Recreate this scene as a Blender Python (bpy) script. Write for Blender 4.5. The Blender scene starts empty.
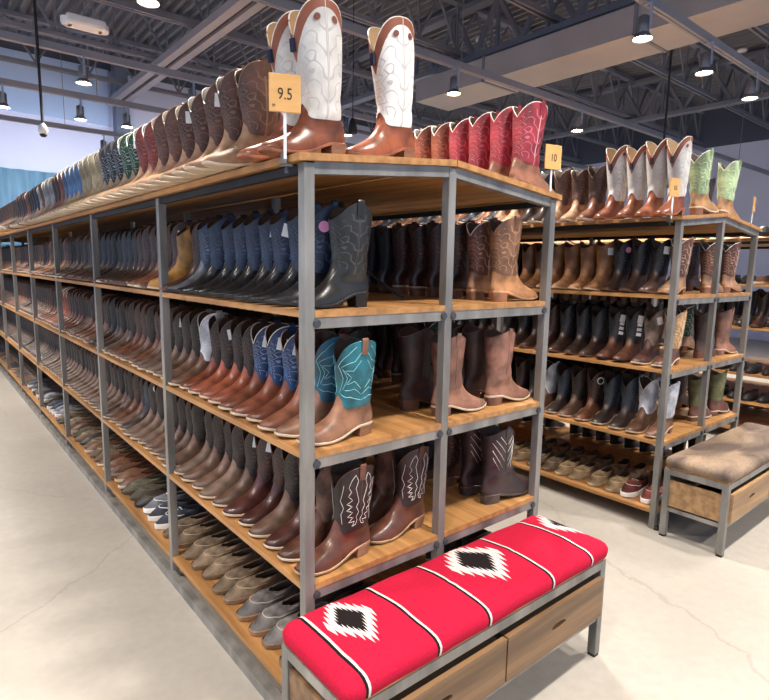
import bpy, bmesh, math, random
from mathutils import Vector, Matrix
random.seed(7)
sc = bpy.context.scene
col = sc.collection
PI = math.pi

# ------------------------------------------------------------------ camera
YAW, PITCH, ROLL = 0.6930, 0.1447, 0.0175
cd = bpy.data.cameras.new('camera'); cam = bpy.data.objects.new('camera', cd); col.objects.link(cam)
F = Vector((math.sin(YAW)*math.cos(PITCH), math.cos(YAW)*math.cos(PITCH), -math.sin(PITCH)))
R = Vector((math.cos(YAW), -math.sin(YAW), 0)); U = R.cross(F)
R2 = R*math.cos(ROLL)+U*math.sin(ROLL); U2 = -R*math.sin(ROLL)+U*math.cos(ROLL)
m = Matrix((R2, U2, -F)).transposed().to_4x4(); m.translation = (-0.8498, -1.3803, 1.5)
cam.matrix_world = m
cd.sensor_width = 36; cd.lens = 36*566.6/769; cd.clip_start = 0.05; cd.clip_end = 200
sc.camera = cam
# ------------------------------------------------------------------ world, exposure
w = bpy.data.worlds.new('sky'); sc.world = w; w.use_nodes = True
bg = w.node_tree.nodes['Background']; bg.inputs[0].default_value = (0.48, 0.68, 1.0, 1); bg.inputs[1].default_value = 1.15
sc.view_settings.view_transform = 'Standard'; sc.view_settings.look = 'None'
sc.view_settings.exposure = 0.16; sc.view_settings.gamma = 1.0; sc.view_settings.use_curve_mapping = False
LAMP_W = 275.0          # each ceiling spot
LAMP_COL = (1.0, 0.93, 0.85)

# ------------------------------------------------------------------ helpers
def lin(h):
    h = h.lstrip('#'); o = []
    for i in (0, 2, 4):
        c = int(h[i:i+2], 16)/255
        o.append(c/12.92 if c <= .04045 else ((c+.055)/1.055)**2.4)
    return (*o, 1)
def nt_new(name):
    m = bpy.data.materials.new(name); m.use_nodes = True
    return m, m.node_tree.nodes, m.node_tree.links, m.node_tree.nodes['Principled BSDF']
def mathn(N, L, op, a, b=None, c=None, clamp=False):
    n = N.new('ShaderNodeMath'); n.operation = op; n.use_clamp = clamp
    for i, v in enumerate((a, b, c)):
        if v is None: continue
        if isinstance(v, (int, float)): n.inputs[i].default_value = v
        else: L.new(v, n.inputs[i])
    return n.outputs[0]
def mixc(N, L, f, a, b):
    n = N.new('ShaderNodeMix'); n.data_type = 'RGBA'
    for s, v in ((n.inputs[0], f), (n.inputs[6], a), (n.inputs[7], b)):
        if isinstance(v, (int, float, tuple)): s.default_value = v
        else: L.new(v, s)
    return n.outputs[2]
MC = {}
def plain(name, h, rough=.5, metal=0.0, emit=None, es=0):
    if name in MC: return MC[name]
    m, N, L, b = nt_new(name); b.inputs['Base Color'].default_value = lin(h)
    b.inputs['Roughness'].default_value = rough; b.inputs['Metallic'].default_value = metal
    if emit: b.inputs['Emission Color'].default_value = lin(emit); b.inputs['Emission Strength'].default_value = es
    MC[name] = m; return m
def noisy(name, h1, h2, scale, rough=.5, metal=0.0, stretch=(1,1,1), bump=0.0, detail=6, lo=.35, hi=.65, space='Object'):
    if name in MC: return MC[name]
    m, N, L, b = nt_new(name)
    tc = N.new('ShaderNodeTexCoord'); mp = N.new('ShaderNodeMapping'); mp.inputs['Scale'].default_value = stretch
    L.new(tc.outputs[space], mp.inputs[0])
    nz = N.new('ShaderNodeTexNoise'); nz.inputs['Scale'].default_value = scale; nz.inputs['Detail'].default_value = detail
    L.new(mp.outputs[0], nz.inputs[0])
    f = N.new('ShaderNodeMapRange'); f.inputs[1].default_value = lo; f.inputs[2].default_value = hi
    L.new(nz.outputs[0], f.inputs[0])
    L.new(mixc(N, L, f.outputs[0], lin(h1), lin(h2)), b.inputs['Base Color'])
    b.inputs['Roughness'].default_value = rough; b.inputs['Metallic'].default_value = metal
    if bump:
        bp = N.new('ShaderNodeBump'); bp.inputs['Strength'].default_value = bump; bp.inputs['Distance'].default_value = .004
        L.new(nz.outputs[0], bp.inputs['Height']); L.new(bp.outputs[0], b.inputs['Normal'])
    MC[name] = m; return m
def shade(h, k):
    h = h.lstrip('#'); return '#'+''.join('%02x' % max(0, min(255, int(int(h[i:i+2], 16)*k))) for i in (0, 2, 4))
def leather(h, rough=.38, stitch=None, emb=0, mottle=.72, collar=None):
    """tanned leather; stitch = thread colour of the rows sewn on the shaft"""
    key = 'leather_%s_%s_%s_%s_%s' % (h, rough, stitch, emb, collar)
    if key in MC: return MC[key]
    m, N, L, b = nt_new(key)
    tc = N.new('ShaderNodeTexCoord'); nz = N.new('ShaderNodeTexNoise')
    nz.inputs['Scale'].default_value = 16; nz.inputs['Detail'].default_value = 5
    L.new(tc.outputs['Object'], nz.inputs[0])
    mr = N.new('ShaderNodeMapRange'); mr.inputs[1].default_value = .35; mr.inputs[2].default_value = .65
    L.new(nz.outputs[0], mr.inputs[0])
    c = mixc(N, L, mr.outputs[0], lin(shade(h, mottle)), lin(shade(h, 1.12)))
    oi = N.new('ShaderNodeObjectInfo'); hv = N.new('ShaderNodeHueSaturation'); va = N.new('ShaderNodeMapRange'); va.inputs[3].default_value = .68; va.inputs[4].default_value = 1.18
    L.new(oi.outputs['Random'], va.inputs[0]); L.new(va.outputs[0], hv.inputs['Value']); L.new(c, hv.inputs['Color']); c = hv.outputs[0]
    bp = N.new('ShaderNodeBump'); bp.inputs['Strength'].default_value = .35; bp.inputs['Distance'].default_value = .003
    height = nz.outputs[0]
    if stitch or emb:
        uv = N.new('ShaderNodeUVMap'); sp = N.new('ShaderNodeSeparateXYZ'); L.new(uv.outputs[0], sp.inputs[0])
        u, v = sp.outputs[0], sp.outputs[1]
        s = mathn(N, L, 'FRACT', mathn(N, L, 'MULTIPLY', u, 2.0))
        s = mathn(N, L, 'MULTIPLY', mathn(N, L, 'ABSOLUTE', mathn(N, L, 'SUBTRACT', s, .5)), 2.0)   # 1 front/back, 0 side seam
        cs = mathn(N, L, 'COSINE', mathn(N, L, 'MULTIPLY', s, 2*PI))
        zig = mathn(N, L, 'PINGPONG', mathn(N, L, 'MULTIPLY', v, 7.0), .5)
        f = mathn(N, L, 'ADD', mathn(N, L, 'MULTIPLY', v, 5.0), mathn(N, L, 'MULTIPLY', cs, .75))
        f = mathn(N, L, 'ADD', f, mathn(N, L, 'MULTIPLY', mathn(N, L, 'MULTIPLY', zig, s), 3.0))
        d = mathn(N, L, 'ABSOLUTE', mathn(N, L, 'SUBTRACT', mathn(N, L, 'FRACT', f), .5))
        line = mathn(N, L, 'LESS_THAN', d, .085)
        win = mathn(N, L, 'MULTIPLY', mathn(N, L, 'GREATER_THAN', v, .08), mathn(N, L, 'LESS_THAN', v, .88))
        line = mathn(N, L, 'MULTIPLY', line, win)
        seam = mathn(N, L, 'LESS_THAN', s, .035)
        line = mathn(N, L, 'MAXIMUM', line, seam)
        if stitch: c = mixc(N, L, mathn(N, L, 'MULTIPLY', line, .8), c, lin(stitch))
        if collar:
            lim = mathn(N, L, 'SUBTRACT', .93, mathn(N, L, 'MULTIPLY', mathn(N, L, 'POWER', s, 2.0), .30))
            c = mixc(N, L, mathn(N, L, 'GREATER_THAN', v, lim), c, lin(collar))
        height = mathn(N, L, 'ADD', nz.outputs[0], mathn(N, L, 'MULTIPLY', line, 1.6 if emb else .8))
    L.new(height, bp.inputs['Height']); L.new(bp.outputs[0], b.inputs['Normal'])
    L.new(c, b.inputs['Base Color']); b.inputs['Roughness'].default_value = rough
    MC[key] = m; return m
def suede(h): return leather(h, .85, None, 0, .6)

class MB:
    def __init__(s): s.v = []; s.f = []; s.m = []; s.uv = None
    def add(s, vs, fs, mi=0):
        o = len(s.v); s.v += [tuple(p) for p in vs]; s.f += [tuple(i+o for i in f) for f in fs]; s.m += [mi]*len(fs); return s
    def box(s, x0, x1, y0, y1, z0, z1, mi=0):
        vs = [(x, y, z) for z in (z0, z1) for y in (y0, y1) for x in (x0, x1)]
        return s.add(vs, [(0,2,3,1),(4,5,7,6),(0,1,5,4),(2,6,7,3),(0,4,6,2),(1,3,7,5)], mi)
    def prism_y(s, prof, y0, y1, mi=0):      # profile in x,z (counter-clockwise seen from -y)
        n = len(prof); vs = [(x, y0, z) for x, z in prof]+[(x, y1, z) for x, z in prof]
        fs = [tuple(range(n)), tuple(range(2*n-1, n-1, -1))]+[((i+1)%n, i, i+n, (i+1)%n+n) for i in range(n)]
        return s.add(vs, fs, mi)
    def bar(s, a, b, w, h=None, mi=0):
        a = Vector(a); b = Vector(b); h = h or w; d = (b-a).normalized()
        ref = Vector((0,0,1)) if abs(d.z) < .9 else Vector((1,0,0))
        x = d.cross(ref).normalized()*w/2; y = x.cross(d).normalized()*h/2
        vs = [a-x-y, a+x-y, a+x+y, a-x+y, b-x-y, b+x-y, b+x+y, b-x+y]
        return s.add(vs, [(0,1,2,3),(7,6,5,4),(0,4,5,1),(1,5,6,2),(2,6,7,3),(3,7,4,0)], mi)
    def tube(s, pts, r, n=6, mi=0, closed=False):
        pts = [Vector(p) for p in pts]; N = len(pts); vs = []; fs = []
        for i, p in enumerate(pts):
            if closed: d = pts[(i+1) % N]-pts[i-1]
            else: d = pts[min(i+1, N-1)]-pts[max(i-1, 0)]
            d.normalize(); ref = Vector((0,0,1)) if abs(d.z) < .85 else Vector((1,0,0))
            x = d.cross(ref).normalized(); y = x.cross(d)
            for k in range(n):
                a = 2*PI*k/n; vs.append(p+(x*math.cos(a)+y*math.sin(a))*r)
        for i in range(N if closed else N-1):
            j = (i+1) % N
            for k in range(n):
                l = (k+1) % n; fs.append((i*n+k, i*n+l, j*n+l, j*n+k))
        if not closed: fs += [tuple(range(n-1, -1, -1)), tuple((N-1)*n+k for k in range(n))]
        return s.add(vs, fs, mi)
    def lathe(s, prof, c=(0,0,0), n=20, mi=0, cap=True):   # prof (r,z) bottom to top
        vs = []; fs = []
        for r, z in prof:
            for k in range(n):
                a = 2*PI*k/n; vs.append((c[0]+r*math.cos(a), c[1]+r*math.sin(a), c[2]+z))
        for i in range(len(prof)-1):
            for k in range(n):
                l = (k+1) % n; fs.append((i*n+k, i*n+l, (i+1)*n+l, (i+1)*n+k))
        if cap: fs += [tuple(range(n-1, -1, -1)), tuple((len(prof)-1)*n+k for k in range(n))]
        return s.add(vs, fs, mi)
    def mesh(s, name, mats, smooth=False):
        me = bpy.data.meshes.new(name); me.from_pydata(s.v, [], s.f)
        for mt in (mats if isinstance(mats, (list, tuple)) else [mats]): me.materials.append(mt)
        me.polygons.foreach_set('material_index', s.m)
        me.polygons.foreach_set('use_smooth', [smooth]*len(s.f)); me.update(); return me
    def build(s, name, mats, parent=None, smooth=False, bevel=0, loc=None):
        o = bpy.data.objects.new(name, s.mesh(name, mats, smooth)); col.objects.link(o)
        if parent: o.parent = parent
        if loc: o.location = loc
        if bevel:
            b = o.modifiers.new('edge', 'BEVEL'); b.width = bevel; b.segments = 2; b.limit_method = 'ANGLE'
        return o
def tag(o, label, cat, group=None, kind=None):
    o['label'] = label; o['category'] = cat
    if group: o['group'] = group
    if kind: o['kind'] = kind
    return o
def empty(name, loc, label, cat, group=None):
    o = bpy.data.objects.new(name, None); col.objects.link(o); o.location = loc; o.empty_display_size = .05
    return tag(o, label, cat, group)
def struct(o): o['kind'] = 'structure'; return o
def interp(tab, x):
    if x <= tab[0][0]: return tab[0][1]
    for (a, b), (c, d) in zip(tab, tab[1:]):
        if x <= c: return b+(d-b)*(x-a)/(c-a)
    return tab[-1][1]
def sstep(a, b, x):
    t = max(0, min(1, (x-a)/(b-a))); return t*t*(3-2*t)
def lerp(a, b, t): return a+(b-a)*t
ORD = ['first','second','third','fourth','fifth','sixth','seventh','eighth','ninth','tenth','eleventh','twelfth','thirteenth','fourteenth','fifteenth','sixteenth']

# ------------------------------------------------------------------ surface materials
def mat_concrete():
    m, N, L, b = nt_new('polished_concrete')
    tc = N.new('ShaderNodeTexCoord')
    n1 = N.new('ShaderNodeTexNoise'); n1.inputs['Scale'].default_value = 1.1; n1.inputs['Detail'].default_value = 8; n1.inputs['Roughness'].default_value = .62
    n2 = N.new('ShaderNodeTexNoise'); n2.inputs['Scale'].default_value = 22; n2.inputs['Detail'].default_value = 6
    for n in (n1, n2): L.new(tc.outputs['Object'], n.inputs[0])
    a = N.new('ShaderNodeMapRange'); a.inputs[1].default_value = .3; a.inputs[2].default_value = .7; L.new(n1.outputs[0], a.inputs[0])
    c = mixc(N, L, a.outputs[0], lin('#a39c92'), lin('#b6afa5'))
    d = N.new('ShaderNodeMapRange'); d.inputs[1].default_value = .35; d.inputs[2].default_value = .75; d.inputs[4].default_value = .35; L.new(n2.outputs[0], d.inputs[0])
    c = mixc(N, L, d.outputs[0], c, lin('#968f86'))
    vo = N.new('ShaderNodeTexVoronoi'); vo.feature = 'DISTANCE_TO_EDGE'; vo.inputs['Scale'].default_value = .33
    mx = N.new('ShaderNodeVectorMath'); mx.operation = 'MULTIPLY_ADD'; mx.inputs[1].default_value = (.35, .35, .35); L.new(n1.outputs['Color'], mx.inputs[0]); L.new(tc.outputs['Object'], mx.inputs[2]); L.new(mx.outputs[0], vo.inputs[0])
    cr = mathn(N, L, 'MULTIPLY', mathn(N, L, 'LESS_THAN', vo.outputs[0], .0016), .4)
    c = mixc(N, L, cr, c, lin('#8d8378'))
    L.new(c, b.inputs['Base Color']); b.inputs['Roughness'].default_value = .42
    return m
CONC = mat_concrete()
STEEL = noisy('brushed_steel', '#716f6b', '#9e9a94', 9, .40, .35, (1, 1, .25), .1)
DARKSTEEL = noisy('dark_steel', '#3c3d42', '#57585e', 9, .5, .3)
def mat_wood(name, h1, h2, ax, sc_=7):
    st = [14, 14, 14]; st[ax] = .9
    return noisy(name, h1, h2, sc_/4, .5, 0, tuple(st), .06, 8, .38, .62)
PLY = mat_wood('plywood', '#94683c', '#ba8852', 1)
PLYX = mat_wood('plywood_cross', '#94683c', '#ba8852', 0)
OAK = mat_wood('drawer_oak', '#624a34', '#876748', 0)
WALL = noisy('wall_paint', '#d3d6ee', '#dadcf2', .6, .8)
WALLD = noisy('wall_upper_grey', '#4d5464', '#565d6e', .6, .8)
DECK = plain('deck_grey', '#75767e', .6)
JOIST = plain('joist_grey', '#7c7e88', .5, .1)
DUCT = noisy('duct_galvanized', '#a6a2a2', '#b0acac', 1.5, .5, .2)
WHITE = plain('white_plastic', '#f0f0f2', .4)
BLACK = plain('black_rubber', '#141416', .6)
GLASS = None

# ------------------------------------------------------------------ structure
X0, X1, Y0, Y1, ZC = -6.0, 14.0, -7.0, 11.0, 5.35
struct(MB().box(X0-.1, X1+.1, Y0-.1, Y1+.1, -.12, 0).build('floor', CONC))
def corrugated():
    mb = MB(); p = .15; n = int((X1-X0)/p); pts = []
    for i in range(n+1):
        x = X0+i*p
        pts += [(x, ZC), (x+.035, ZC), (x+.055, ZC+.075), (x+.13, ZC+.075)]
    pts = [q for q in pts if q[0] <= X1]
    vs = []; fs = []
    for x, z in pts: vs += [(x, Y0, z), (x, Y1, z), (x, Y0, z+.12), (x, Y1, z+.12)]
    for i in range(len(pts)-1):
        a = i*4; b = a+4
        fs += [(a, a+1, b+1, b), (a+2, b+2, b+3, a+3)]
    return mb.add(vs, fs)
struct(corrugated().build('ceiling', DECK))
struct(MB().box(X0, X1, Y1, Y1+.15, 0, 5.16).build('wall_back', WALL))
struct(MB().box(X0, X1, Y1-.0, Y1+.15, 5.16, ZC+.2).build('wall_back_upper', WALLD))
struct(MB().box(X1, X1+.15, Y0, Y1, 0, 4.45).build('wall_right', WALL))
struct(MB().box(X1, X1+.15, Y0, Y1, 4.45, ZC+.2).build('wall_right_upper', WALLD))
# glazed shop fronts behind and to the left of the viewer
LOW = .5; TOP = 4.6
for nm, mk in (('wall_left', lambda mb, a, b, z0, z1: mb.box(X0-.15, X0, a, b, z0, z1)), ('wall_front', lambda mb, a, b, z0, z1: mb.box(a, b, Y0-.15, Y0, z0, z1))):
    lo_, hi_ = (Y0, Y1) if nm == 'wall_left' else (X0, X1)
    mb = MB(); mk(mb, lo_, hi_, 0, LOW); mk(mb, lo_, hi_, TOP, ZC+.2)
    k = lo_
    while k < hi_: mk(mb, k, k+.3, LOW, TOP); k += 3.1
    struct(mb.build(nm, WALL))
# back wall details
struct(MB().box(2.42, 2.66, Y1-.25, Y1, 0, 5.35).build('trim_1', noisy('column_grey', '#6f7c92', '#7a879c', 1, .6)))
cur = MB(); n = 60; vs = []; fs = []
for i in range(n+1):
    x = -1.6+i*3.25/n; y = Y1-.07+.03*math.sin(i*1.25); vs += [(x, y, .02), (x, y, 3.13), (x, y+.02, .02), (x, y+.02, 3.13)]
for i in range(n): a = i*4; b = a+4; fs += [(a, b, b+1, a+1), (a+2, a+3, b+3, b+2), (a+1, b+1, b+3, a+3)]
tag(cur.add(vs, fs).build('curtain', noisy('teal_cloth', '#6d95ad', '#8db4c8', 3, .8, 0, (4, 4, .4)), smooth=True), 'tall grey-teal curtain hanging on the far end wall', 'curtain')
pn = MB().box(-1.5, 2.36, Y1-.04, Y1, 4.13, 5.16).build('window_1', noisy('blue_panel', '#b4cdf2', '#bcd3f5', .8, .5)); struct(pn)
struct(MB().box(3.3, 13.9, Y1-.05, Y1, 3.9, 4.02).build('trim_2', JOIST))

# ------------------------------------------------------------------ roof steel
yj = [-5.0, -3.35, -1.7, -.05, 1.6, 3.15, 4.75, 6.4, 8.0, 9.6]
def joist(i, y):
    o = empty('roof_joist', (0, y, 4.6), 'grey open-web steel joist crossing under the roof deck, %s from the back wall' % ORD[len(yj)-1-i], 'joist', 'roof joists')
    mb = MB(); mb.bar((X0, -.035, 0), (X1, -.035, 0), .03, .06); mb.bar((X0, .035, 0), (X1, .035, 0), .03, .06); mb.build('bottom_chord', JOIST, o)
    mb = MB(); mb.bar((X0, 0, .68), (X1, 0, .68), .11, .06); mb.build('top_chord', JOIST, o)
    mb = MB(); x = X0+.1
    while x < X1-.8:
        mb.bar((x, 0, .02), (x+.38, 0, .66), .028); mb.bar((x+.38, 0, .66), (x+.76, 0, .02), .028); mb.bar((x+.76, 0, .02), (x+.76, 0, .66), .024); x += .76
    mb.build('web', JOIST, o)
for i, y in enumerate(yj): joist(i, y)
def girder(x, nm):
    o = empty('roof_girder', (x, 0, 4.5), nm, 'girder', 'roof girders')
    mb = MB(); mb.bar((0, Y0, 0), (0, Y1, 0), .16, .07); mb.build('bottom_chord', JOIST, o)
    mb = MB(); mb.bar((0, Y0, .72), (0, Y1, .72), .16, .07); mb.build('top_chord', JOIST, o)
    mb = MB(); y = Y0+.05; k = 0
    while y < Y1-.8:
        mb.bar((0, y, .03), (0, y+.41, .7), .06); mb.bar((0, y+.41, .7), (0, y+.82, .03), .06); mb.bar((0, y+.41, .7), (0, y+.41, .03), .045); y += .82
    mb.build('web', JOIST, o)
girder(5.65, 'grey lattice girder running past the rectangular duct'); girder(10.6, 'grey lattice girder over the farthest shelves')
# channel beam towards the back wall
o = empty('channel_beam', (0, 0, 4.45), 'long light grey channel beam with a dark slot, reaching the back wall column', 'beam')
MB().box(2.24, 2.35, -6.9, 10.7, 0, .1).box(2.42, 2.53, -6.9, 10.7, 0, .1).box(2.35, 2.42, -6.9, 10.7, .05, .1).build('channel', plain('channel_grey', '#a09ba0', .5), o)
MB().box(2.36, 2.41, -6.9, 10.7, .035, .05).build('slot', plain('slot_dark', '#3a2f35', .6), o)
# duct
o = empty('air_duct', (5.27, 0, 4.0), 'big rectangular sheet-metal air duct below the roof', 'duct')
MB().box(0, .72, -6.8, 5.35, 0, .30).build('duct_body', DUCT, o)
for y in (-4.4, -2.3, -.2, 1.9, 4.0):
    MB().box(-.012, .0, y, y+.04, -.012, .31).box(-.012, .732, y, y+.04, -.012, .0).box(.72, .732, y, y+.04, -.012, .31).build('duct_flange', JOIST, o)
for y in (-3.3, .9, 2.9, 5.0):
    MB().bar((.1, y, .3), (.1, y, .62), .01).build('hanger_rod', JOIST, o)

# ------------------------------------------------------------------ lighting track and spots
LENS = plain('lamp_lens', '#ffffff', .3, 0, '#ffe3bd', 40)
CAN = plain('lamp_can', '#77787e', .4, .4)
def track(i, y, z, xs, side=''):
    o = empty('light_track', (0, y, z), 'grey lighting track hung across the ceiling, %s from the back wall' % ORD[i], 'track', 'lighting tracks')
    MB().box(X0+.2, X1-.2, -.03, -.004, 0, .07).box(X0+.2, X1-.2, .004, .03, 0, .07).box(X0+.2, X1-.2, -.004, .004, .04, .07).build('rail', plain('track_grey', '#8b8d98', .45, .2), o)
    for k in range(7): MB().bar((-4+2.6*k, 0, .07), (-4+2.6*k, 0, 1.25), .008).build('hanger_rod', JOIST, o)
    for j, x in enumerate(xs):
        lamp(x, y, z, 'lit spot lamp on ceiling track %s from back wall, %s along it' % (ORD[i], ORD[j]))
can_me = MB().lathe([(.03, .015), (.045, .03), (.045, .15), (.02, .17)], n=18).mesh('can', CAN, True)
hood_me = MB().lathe([(.075, -.012), (.078, -.012), (.05, .03), (.044, .03)], n=18, cap=False).mesh('hood', CAN, True)
lens_me = MB().lathe([(.06, -.006), (.066, 0), (.04, .014)], n=18).mesh('lens', LENS, True)
brk_me = MB().box(-.012, .012, -.06, -.05, .06, .25).box(-.012, .012, -.06, .02, .24, .25).mesh('bracket', plain('bracket_blue_grey', '#93a3bd', .4, .2))
def part(name, me, parent, loc=(0,0,0)):
    p = bpy.data.objects.new(name, me); col.objects.link(p); p.parent = parent; p.location = loc; return p
def lamp(x, y, z, label):
    o = empty('spot_lamp', (x, y, z-.25), label, 'lamp', 'ceiling spot lamps')
    part('lamp_can', can_me, o); part('hood', hood_me, o); part('lens', lens_me, o); part('bracket', brk_me, o)
    l = bpy.data.lights.new('spot', 'SPOT'); l.energy = LAMP_W; l.color = LAMP_COL; l.spot_size = math.radians(125); l.spot_blend = .8; l.shadow_soft_size = .09
    lo = bpy.data.objects.new('spot', l); col.objects.link(lo); lo.parent = o; lo.location = (0, 0, -.03)
    if y > 9: lo.rotation_euler = (math.radians(80), 0, 0); l.energy *= .42; l.color = (.8, .87, 1.0)  # back track turned at the wall and tinted blue, an added wall brightener
trk = [(9.1, [.2, 1.75, 3.4, 6.2, 8.4, 10.5]), (7.06, [-2.6, -1.2, .15, .987, 1.555, 4.6, 7.4, 10.2]), (5.37, [-3.2, -1.4, .667, 1.805, 4.0, 6.3, 8.6]), (3.03, [-2.5, .588, 3.7, 6.04, 8.4]),  # left-end lamps on several tracks are added, unseen, to brighten the aisle floor
       (1.03, [-3.6, -1.9, .22, 2.0, 3.745, 4.92, 6.08, 8.4]), (-1.0, [-3.5, -1.3, .8, 2.9, 5.0, 7.2]), (-3.0, [-3.0, -.4, 2.0, 4.4])]
for i, (y, xs) in enumerate(trk): track(i, y, 3.42+.16, xs)

# access point, pendants, smoke detector
o = empty('access_point', (.74, 5.5, 3.9), 'white box-shaped ceiling unit hanging at the upper left', 'ceiling unit')
MB().box(-.19, .19, -.1, .1, 0, .1).build('housing', WHITE, o, bevel=.03); MB().tube([(0, 0, .1), (0, 0, .75)], .008).build('rod', JOIST, o)
[MB().lathe([(.05, -.02), (.06, 0), (.06, .05)], (x, 0, .02), 14).build('end_cap', WHITE, o) for x in (-.17, .17)]
o = empty('hanging_cable', (.26, 5.3, 2.79), 'black cable hanging from the roof with a white ball end', 'cable')
MB().tube([(0, 0, .06), (.0, 0, 2.56)], .014).build('cord', BLACK, o); MB().lathe([(.01, -.05), (.04, -.03), (.045, 0), (.03, .04), (.01, .06)], n=14).build('ball', WHITE, o, True); MB().lathe([(.02, -.07), (.035, -.05), (.02, -.04)], n=14).build('tip', BLACK, o, True)
o = empty('hanging_cable', (2.73, 3.5, 2.85), 'thin cord with a black bell-shaped end above the white boots', 'cable')
MB().tube([(0, 0, .1), (0, 0, 2.5)], .004).build('cord', BLACK, o); MB().lathe([(.045, 0), (.045, .05), (.03, .12), (.008, .15)], n=14).build('bell', BLACK, o, True)
o = empty('hanging_cable', (6.3, 2.0, 2.7), 'black cable with a flat white disc above the far green boots', 'cable')
MB().tube([(0, 0, .03), (0, 0, 2.65)], .014).build('cord', BLACK, o); MB().lathe([(.05, -.01), (.075, 0), (.075, .02), (.02, .04)], n=16).build('disc', WHITE, o, True)
for x, y, t in ((10.55, 2.78, 'small round white smoke detector right of the duct'), (6.85, 5.5, 'small white smoke detector beside the duct top')):
    o = tag(MB().lathe([(.06, -.03), (.085, 0), (.085, .03)], n=18).build('smoke_detector', WHITE, None, True, loc=(x, y, ZC-.031)), t, 'smoke detector', 'smoke detectors')

# ------------------------------------------------------------------ racks
BAY = 1.2024; W = 1.19; HB = .585; PST = .034
S = {0: .115, 3: .528, 2: .950, 1: 1.373}          # shelf surfaces
TOPZ = 1.803; RISE = .058; SL = math.atan(RISE/.6)
def topz(x): return TOPZ+RISE*(1-abs(x-HB-.01)/.605)
def rack(X, nb, label, levels=None, brace=True, gable=True):
    Y = .0 if X == 0 else .02
    levels = levels or S
    o = empty('shelving_rack', (X, Y, 0), label, 'shelving rack', 'boot racks')
    for k in range(nb+1):
        for x, h in ((0, 1.783), (HB-PST/2, 1.783+RISE*.9), (W-PST, 1.783)):
            y = k*BAY if k else 0
            MB().box(x, x+PST, y, y+PST, .0, h).build('post', STEEL, o, bevel=.002)
    for zi, z in levels.items():
        for k in range(nb):
            for x0, x1 in ((.002, HB-.003), (HB+.003, W-.002)):
                mb = MB().box(x0, x1, k*BAY+PST+.001, (k+1)*BAY, z-.02, z)
                if k == 0: mb.box(max(x0, PST+.001) if x0 < .1 else HB+PST/2+.001, HB-PST/2-.001 if x0 < .1 else W-PST-.001, .001, PST+.001, z-.02, z)
                mb.build('shelf', PLYX if k == 0 and False else PLY, o)
        for a, b in ((PST, HB-PST/2), (HB+PST/2, W-PST)):
            MB().box(a, b, .003, .034, z-.053, z-.0205).build('end_beam', STEEL, o)
            for xx in (a+.006, b-.006): MB().lathe([(.013, 0), (.013, .006), (.007, .008)], n=10).build('bolt', DARKSTEEL, o).matrix_local = Matrix.Translation((xx, .002, z-.037)) @ Matrix.Rotation(PI/2, 4, 'X')
    for s in (0, 1):
        x0, x1 = (-.022, HB+.003) if s == 0 else (W+.022, HB+.009)
        z0 = TOPZ; z1 = TOPZ+RISE
        prof = [(x0, z0-.02), (x1, z1-.02), (x1, z1), (x0, z0)]
        if s: prof = prof[::-1]
        for k in range(nb): MB().prism_y(prof, (k*BAY if k else -.012)+.0005, (k+1)*BAY-.0005).build('top_board', PLY, o)
        zt = lambda x: TOPZ-.0205+RISE*((x-x0)/(x1-x0)) 
        a, b = (PST, HB-PST/2) if s == 0 else (W-PST, HB+PST/2)
        prof = [(a, zt(a)-.034), (b, zt(b)-.034), (b, zt(b)), (a, zt(a))]
        if s: prof = prof[::-1]
        MB().prism_y(prof, .003, .034).build('end_beam', STEEL, o)
        xo = 0.003 if s == 0 else W-.033
        MB().box(xo+.004, xo+.026, PST, nb*BAY, TOPZ-.046, TOPZ-.022).build('side_beam', BLACK, o)
    for xo in ((-.018, W-.002) if X == 0 else ()):
        MB().box(xo, xo+.03, .04, nb*BAY, .0, .045).build('floor_rail', STEEL, o)
    for xx in (.018, W-.018):
        MB().lathe([(.02, 0), (.02, .012), (.01, .02)], (0, 0, 0), 12).build('foot', BLACK, o, loc=(xx, -.006, 0))
    if brace:
        for k in (0, 1): MB().bar((HB+.05, k*BAY+.3, 1.38), (HB+.05, k*BAY+1.15, 1.75), .012, .006).build('brace', DARKSTEEL, o)
    return o
rack(0, 9, 'long near steel and plywood shelving rack full of boots, behind the red bench')
rack(2.395, 4, 'second shelving rack of boots, across the aisle behind the hide-covered bench')
rack(4.79, 4, 'third shelving rack of dark shoes at the far right edge', {0: .115, 3: .37, 2: .62, 1: 1.03, 5: 1.41}, False)
# boxes hanging on the corner board ends
for X, t in ((0, 'near rack'), (2.395, 'second rack')):
    o = empty('sign_clip', (X-.034, .04+(.02 if X else 0), 1.775), 'small steel sign clamp on the top corner of the %s' % t, 'clamp', 'sign clamps')
    MB().box(-.003, .003, 0, .025, 0, .05).box(-.003, .02, 0, .025, -.003, .003).build('clamp', STEEL, o); MB().lathe([(.006, -.02), (.006, 0)], (.009, .012, 0), 10).build('screw', DARKSTEEL, o)

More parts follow.
